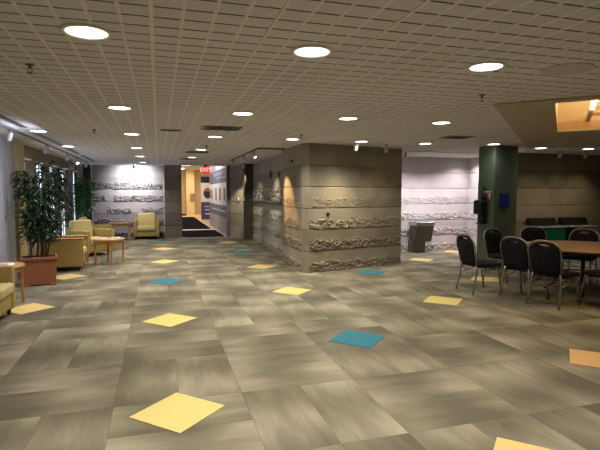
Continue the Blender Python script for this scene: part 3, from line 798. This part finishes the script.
# ------------------------------------------------------------------ banquet chairs
def make_chair():
    """faces +X, origin at floor centre of seat"""
    r = empty('banquet_chair')
    a = MB(); a.rbox(-.20,.25,-.24,.24,.425,.49,.03,4); a.build('seat', FABRIC, r)
    # backrest : rounded arch panel leaning back
    lean = Matrix.Translation((-.20,0,.46)) @ Matrix.Rotation(-.20, 4, 'Y')
    def arch(hw, z0, z1, n=14, p=2.4):
        pts = []
        zc = z1 - hw*.75
        for i in range(n+1):
            t = PI*i/n; c, s = math.cos(t), math.sin(t)
            pts.append((hw*abs(c)**(2/p)*(1 if c > 0 else -1), zc + hw*.75*abs(s)**(2/p)))
        return [(hw*.86, z0)] + pts + [(-hw*.86, z0)]
    sh = arch(.232, .03, .478)
    vs = []; n = len(sh)
    R = Matrix(((0,1,0,0),(1,0,0,0),(0,0,1,0),(0,0,0,1)))
    a = MB(); 
    for ins, x in ((.02,-.028),(0,-.018),(0,.010),(.02,.030),(.06,.038)):
        for (y, z) in sh:
            cyy, czz = 0, .26
            f = 1 - ins/.22
            vs.append(lean @ Vector((x, y*f, czz+(z-czz)*f)))
    fs = []
    for k in range(4):
        for i in range(n):
            j = (i+1)%n; fs.append((k*n+i, k*n+j, (k+1)*n+j, (k+1)*n+i))
    fs.append(tuple(reversed(range(n)))); fs.append(tuple(4*n+i for i in range(n)))
    a.add(vs, fs, 0, True); bk = a.build('backrest', FABRIC, r)
    c_m = MB(); ov = [(.098*math.cos(t*PI/10), .430+.024*math.sin(t*PI/10)) for t in range(20)]
    c_m.add([lean @ Vector((-.08, y, z)) for y, z in ov] + [lean @ Vector((.09, y, z)) for y, z in ov], [tuple(range(20)), tuple(reversed(range(20, 40)))] + [(i, i+20, (i+1)%20+20, (i+1)%20) for i in range(20)])
    cut = c_m.build('slot_cutter', FABRIC)
    for o_ in (bk, cut):
        b_ = bmesh.new(); b_.from_mesh(o_.data); bmesh.ops.remove_doubles(b_, verts=b_.verts, dist=1e-5); bmesh.ops.recalc_face_normals(b_, faces=b_.faces); b_.to_mesh(o_.data); b_.free()
    bmd = bk.modifiers.new('slot', 'BOOLEAN'); bmd.object = cut; bmd.operation = 'DIFFERENCE'; bmd.solver = 'EXACT'
    dg = bpy.context.evaluated_depsgraph_get(); dg.update()
    nm_ = bpy.data.meshes.new_from_object(bk.evaluated_get(dg)); bk.modifiers.clear(); bk.data = nm_; bpy.data.objects.remove(cut)
    # frame arch round the cushion with a handle gap at the top
    fr = arch(.243, -.02, .50)
    a = MB(); a.tube([lean @ Vector((-.004, y, z)) for y, z in fr], .0125, 8); 
    a.build('back_frame', CHAIRMETAL, r)
    for s_ in (-1, 1):
        a = MB(); a.tube([(-.205,.20*s_,.47),(-.20,.215*s_,.40),(-.225,.225*s_,.22),(-.275,.235*s_,.004)], .0145, 8); a.build('leg', CHAIRMETAL, r)
        a = MB(); a.tube([(.16,.215*s_,.425),(.19,.215*s_,.40),(.215,.225*s_,.22),(.255,.235*s_,.004)], .0145, 8); a.build('leg', CHAIRMETAL, r)
        a = MB(); a.tube([(-.20,.215*s_,.405),(0,.21*s_,.41),(.19,.215*s_,.40)], .010, 8); a.tube([(-.212,.222*s_,.30),(-.05,.215*s_,.335),(.10,.214*s_,.40)], .008, 6); a.build('stretcher', CHAIRMETAL, r)
    a = MB(); a.tube([(.205,-.22,.30),(.205,.22,.30)], .008, 6); a.build('stretcher', CHAIRMETAL, r)
    return r
ch0 = make_chair()
TC = Vector((6.62, 6.15))
chairs = [(5.03,6.66,-2,'leftmost banquet chair at the round table, seen side-on'),
          (6.06,7.31,-78,'banquet chair behind the leftmost one, facing the camera past the table'),
          (5.42,6.08,13,'dark patterned banquet chair between the side-on chair and the nearest one'),
          (5.45,5.54,16,'nearest banquet chair, its back with handle slot turned to the camera'),
          (7.03,7.56,-112,'banquet chair on the far side in front of the green bin'),
          (7.29,6.85,-150,'banquet chair on the far side in front of the beige bin'),
          (6.13,5.26,84,'banquet chair cut off by the right edge of the photo')]
for i, (x, y, r, lb) in enumerate(chairs):
    o = ch0 if i == 0 else copy_tree(ch0)
    o.location = (x, y, 0); o.rotation_euler = (0,0,math.radians(r)); tag(o, lb, 'chair', 'banquet chairs around the round table')

# round dining table
t = empty('round_table', (TC.x, TC.y, 0))
a = MB(); a.lathe([(.001,.752),(.91,.752),(.92,.748),(.92,.728),(.91,.722),(.001,.722)], 72, smooth=False); a.build('tabletop', TABLEW, t)
a = MB(); a.lathe([(.9205,.7455),(.924,.742),(.924,.730),(.9205,.727)], 72); a.build('edge_band', simple('table_edge', (.10,.045,.02), .4), t)
a = MB(); a.lathe([(.66,.722),(.66,.66),(.64,.66),(.64,.722)], 48, smooth=False); a.build('apron', simple('table_apron', (.10,.06,.03), .5), t)
for k in range(4):
    w_ = PI/4 + k*PI/2; c, s = math.cos(w_), math.sin(w_)
    a = MB(); a.tube([(.55*c,.55*s,.70),(.42*c,.42*s,.55),(.34*c,.34*s,.30),(.40*c,.40*s,.12),(.56*c,.56*s,.012)], .016, 8); a.build('leg', BLACK, t)
a = MB(); a.lathe([(.335,.30),(.345,.31),(.335,.32),(.325,.31)], 32); a.build('leg_ring', BLACK, t)
tag(t, 'large round wooden dining table ringed by patterned banquet chairs', 'table')

# ------------------------------------------------------------------ lounge armchairs  (face +X)
def armchair(x, y, rz, lb, caps=False, W=.80, D=.78):
    r = empty('armchair', (x, y, 0), rz); h = W/2
    a = MB(); a.rbox(-D/2,D/2,-h,-h+.12,.09,.655,.025,3); a.build('arm', GOLD, r)
    a = MB(); a.rbox(-D/2,D/2,h-.12,h,.09,.655,.025,3); a.build('arm', GOLD, r)
    a = MB(); a.rbox(-D/2+.02,D/2-.02,-h+.12,h-.12,.10,.30,.02,3); a.build('base', GOLD, r)
    a = MB(); a.rbox(-D/2+.16,D/2+.02,-h+.125,h-.125,.30,.45,.045,4); a.build('seat_cushion', GOLDL, r)
    a = MB(); M = Matrix.Translation((-D/2+.10,0,.30)) @ Matrix.Rotation(-.14,4,'Y'); a.rbox(-.08,.09,-h+.125,h-.125,.02,.60,.06,4,0,M); a.build('backrest', GOLDL, r)
    a = MB(); a.rbox(-D/2-.02,-D/2+.06,-h+.02,h-.02,.10,.72,.03,3); a.build('back_panel', GOLD, r)
    if caps:
        for s in (-1,1):
            a = MB(); a.rbox(-D/2+.02,D/2+.025,s*(h-.06)-.07,s*(h-.06)+.07,.655,.685,.012,3); a.box(D/2+.002,D/2+.025,s*(h-.06)-.03,s*(h-.06)+.03,.03,.66); a.build('arm_cap', MAPLE, r)
    for sx in (-1,1):
        for sy in (-1,1):
            a = MB(); a.lathe([(.02,0),(.028,.09)], 12, (sx*(D/2-.07), sy*(h-.07), 0), cap0=True, cap1=True); a.build('foot', DARK, r)
    tag(r, lb, 'armchair', 'golden lounge armchairs'); return r
armchair(-2.22, 6.78, 0, 'golden armchair cut off by the left edge in the foreground', False, .80, .72)
armchair(-1.96, 11.10, 0, 'golden armchair seen from the side, right behind the planter', True, .82, .84)
armchair(-1.72, 13.5, -.75, 'golden armchair facing the camera behind the small round table', False, .88, .80)
armchair(-1.78, 15.3, 0, 'golden armchair half hidden behind another by the second plant')
armchair(-.42, 17.72, -PI/2, 'lone golden armchair against the far stone wall', False, .86, .76)

def side_table(x, y, lb, rnd=True, R=.35, h=.575, rot=0):
    t = empty('side_table', (x, y, 0), rot)
    a = MB()
    if rnd: a.lathe([(.001,h),(R-.008,h),(R,h-.008),(R,h-.03),(R-.01,h-.035),(.001,h-.035)], 48, smooth=False)
    else: a.rbox(-R,R,-R,R,h-.035,h,.008,2)
    a.build('tabletop', MAPLE, t)
    a = MB(); q = R*.72 if rnd else R*.90
    if rnd: a.lathe([(R*.86,h-.035),(R*.86,h-.10),(R*.82,h-.10),(R*.82,h-.035)], 40, smooth=False)
    else:
        for s in (-1,1): a.box(-q,q,s*q-.01,s*q+.01,h-.11,h-.035); a.box(s*q-.01,s*q+.01,-q,q,h-.11,h-.035)
    a.build('apron', MAPLE, t)
    for k in range(4):
        if rnd: px, py = R*.86*math.cos(k*PI/2), R*.86*math.sin(k*PI/2)
        else: px, py = q*(1,1,-1,-1)[k], q*(1,-1,1,-1)[k]
        a = MB(); a.box(px-.022,px+.022,py-.022,py+.022,0,h-.035); a.build('leg', MAPLE, t, bevel=.004)
    tag(t, lb, 'side table', 'small wooden side tables'); return t
side_table(-2.23, 7.82, 'small round wooden side table at the left edge before the planter', R=.33, rot=.25)
side_table(-1.10, 11.68, 'small round wooden side table with papers in the lounge area', R=.345, rot=.2)
side_table(-1.32, 17.75, 'square wooden corner table beside the far armchair', False, R=.34)
def papers(x, y, z, rz, lb):
    t = empty('magazine', (x, y, z), rz); a = MB(); a.box(-.10,.10,-.14,.14,.001,.012); a.build('pages', PAPER, t)
    a = MB(); a.box(-.09,.02,-.10,.08,.012,.0135); a.build('cover_picture', simple('cover', (.45,.35,.30), .5, var=.6, scale=20), t); tag(t, lb, 'magazine', 'magazines on the side tables')
papers(-2.12, 7.78, .575, .3, 'open white magazine on the side table at the left edge')
papers(-1.24, 11.58, .575, -.2, 'white magazine lying on the middle round side table')
papers(-.96, 11.78, .575, .2, 'second white leaflet on the middle round side table')

# ------------------------------------------------------------------ planters
def leaf(mb, p, d, L, wd, roll):
    d = d.normalized(); side = d.cross(Vector((0,0,1)))
    if side.length < .01: side = Vector((1,0,0))
    side.normalize(); nn = side.cross(d)
    side = side*math.cos(roll) + nn*math.sin(roll)
    dr = Vector((0,0,-1))
    p1 = p + d*L*.35; p2 = p + d*L*.72 + dr*L*.10; p3 = p + d*L*.95 + dr*L*.28
    mb.add([p, p1+side*wd, p1-side*wd, p2+side*wd*.8, p2-side*wd*.8, p3], [(0,2,1),(1,2,4,3),(3,4,5)], 0, True)
def plant(name, loc, lb, canes, n, z0, zs, spread, lm, seed, boxdim, leafL=.16):
    rd = random.Random(seed); r = empty(name, loc)
    bx, by, bh = boxdim
    a = MB(); t_ = .02
    # tapered trough with lip
    def ring(hx, hy, z): return [(-hx,-hy,z),(hx,-hy,z),(hx,hy,z),(-hx,hy,z)]
    vs = ring(bx*.93,by*.93,.02)+ring(bx,by,bh-.05)+ring(bx+.02,by+.02,bh-.05)+ring(bx+.02,by+.02,bh)+ring(bx-t_,by-t_,bh)+ring(bx-t_,by-t_,bh-.08)
    fs = [(3,2,1,0)]
    for k in range(5):
        for i in range(4): j=(i+1)%4; fs.append((k*4+i,k*4+j,(k+1)*4+j,(k+1)*4+i))
    a.add(vs, fs)
    for sx in (-1,1):
        for sy in (-1,1): a.box(sx*bx*.78-.05,sx*bx*.78+.05,sy*by*.78-.05,sy*by*.78+.05,0,.03)
    a.build('planter_box', TERRA, r, bevel=.006)
    a = MB(); g_ = 10
    vs = []; 
    for i in range(g_+1):
        for j in range(g_+1):
            x = -bx+t_+(2*bx-2*t_)*i/g_; y = -by+t_+(2*by-2*t_)*j/g_; vs.append((x,y,bh-.05+.03*noise.noise(Vector((x*12,y*12,seed)))))
    a.add(vs, [(i*(g_+1)+j,(i+1)*(g_+1)+j,(i+1)*(g_+1)+j+1,i*(g_+1)+j+1) for i in range(g_) for j in range(g_)], 0, True); a.build('soil', SOIL, r)
    st = MB(); lf = MB()
    for (cx, cy, top, wd) in canes:
        base = Vector((cx*.35, cy*.35, bh-.06)); pts = []
        for k in range(9):
            f = k/8; pts.append(Vector((base.x+(cx-base.x)*f+.03*math.sin(f*7+cx*9), base.y+(cy-base.y)*f+.03*math.cos(f*6+cy*5), base.z+(top-base.z)*f)))
        st.tube(pts, .018, 7, r2=.006)
        for i in range(n):
            f = zs + (1-zs)*rd.random()**.85
            kk = f*8; i0 = min(7, int(kk)); q = pts[i0].lerp(pts[i0+1], kk-i0)
            az = rd.uniform(0, 2*PI); rad = wd*rd.random()**.6*(1.0 - .45*max(0,(f-.7)/.3))
            p = q + Vector((math.cos(az)*rad, math.sin(az)*rad, rd.uniform(-.05,.05)))
            p.x = max(p.x, XL + .17 - loc[0])
            d = Vector((math.cos(az+rd.uniform(-.6,.6)), math.sin(az+rd.uniform(-.6,.6)), rd.uniform(-.9,.45)))
            if loc[0] + p.x + d.x*leafL < XL + .10: d.x = abs(d.x)
            leaf(lf, p, d, leafL*rd.uniform(.6,1.15), leafL*.11, rd.uniform(-.8,.8))
    # twigs
    for (cx, cy, top, wd) in canes:
        for k in range(6):
            z = z0 + (top-z0)*rd.random(); az = rd.uniform(0,2*PI)
            st.tube([(cx*.8,cy*.8,z-.15),(cx+math.cos(az)*wd*.6,cy+math.sin(az)*wd*.6,z)], .006, 5)
    st.build('stem', BARK, r); lf.build('foliage', lm, r)
    tag(r, lb, 'potted plant', 'leafy plants in planters'); return r
p1 = plant('potted_ficus', (-2.04, 9.36, 0), 'tall dark leafy ficus in a terracotta trough planter by the pier',
      [(-.22,-.05,1.98,.12),(-.06,.05,1.90,.14),(.12,-.05,2.12,.15),(.28,.02,2.05,.13),(.42,.08,1.96,.10),(.05,.12,1.70,.17)], 400, .8, .22, .2, LEAF, 4, (.27,.19,.50), .145)
p1.rotation_euler = (0,0,.22)
p2 = plant('potted_ficus', (-2.26, 16.25, 0), 'smaller bright green leafy plant near the far left corner',
      [(-.16,0,1.9,.14),(.0,.05,2.05,.17),(.17,-.03,2.02,.18),(.04,-.1,1.75,.18)], 300, 1.1, .45, .2, LEAF2, 11, (.26,.22,.42), .19)

# ------------------------------------------------------------------ bluish window spill and added pier fill
area('window_spill', (XL+.05, 13.5, 1.4), (0, -PI/2, 0), 1.6, 6.0, 10, (.6,.75,1))
area('pier_fill', (XL+1.2, 8.0, 2.2), (0, math.radians(60), 0), .5, .5, 22, (.75,.8,1))  # added fill light without a fixture, brightens the pier
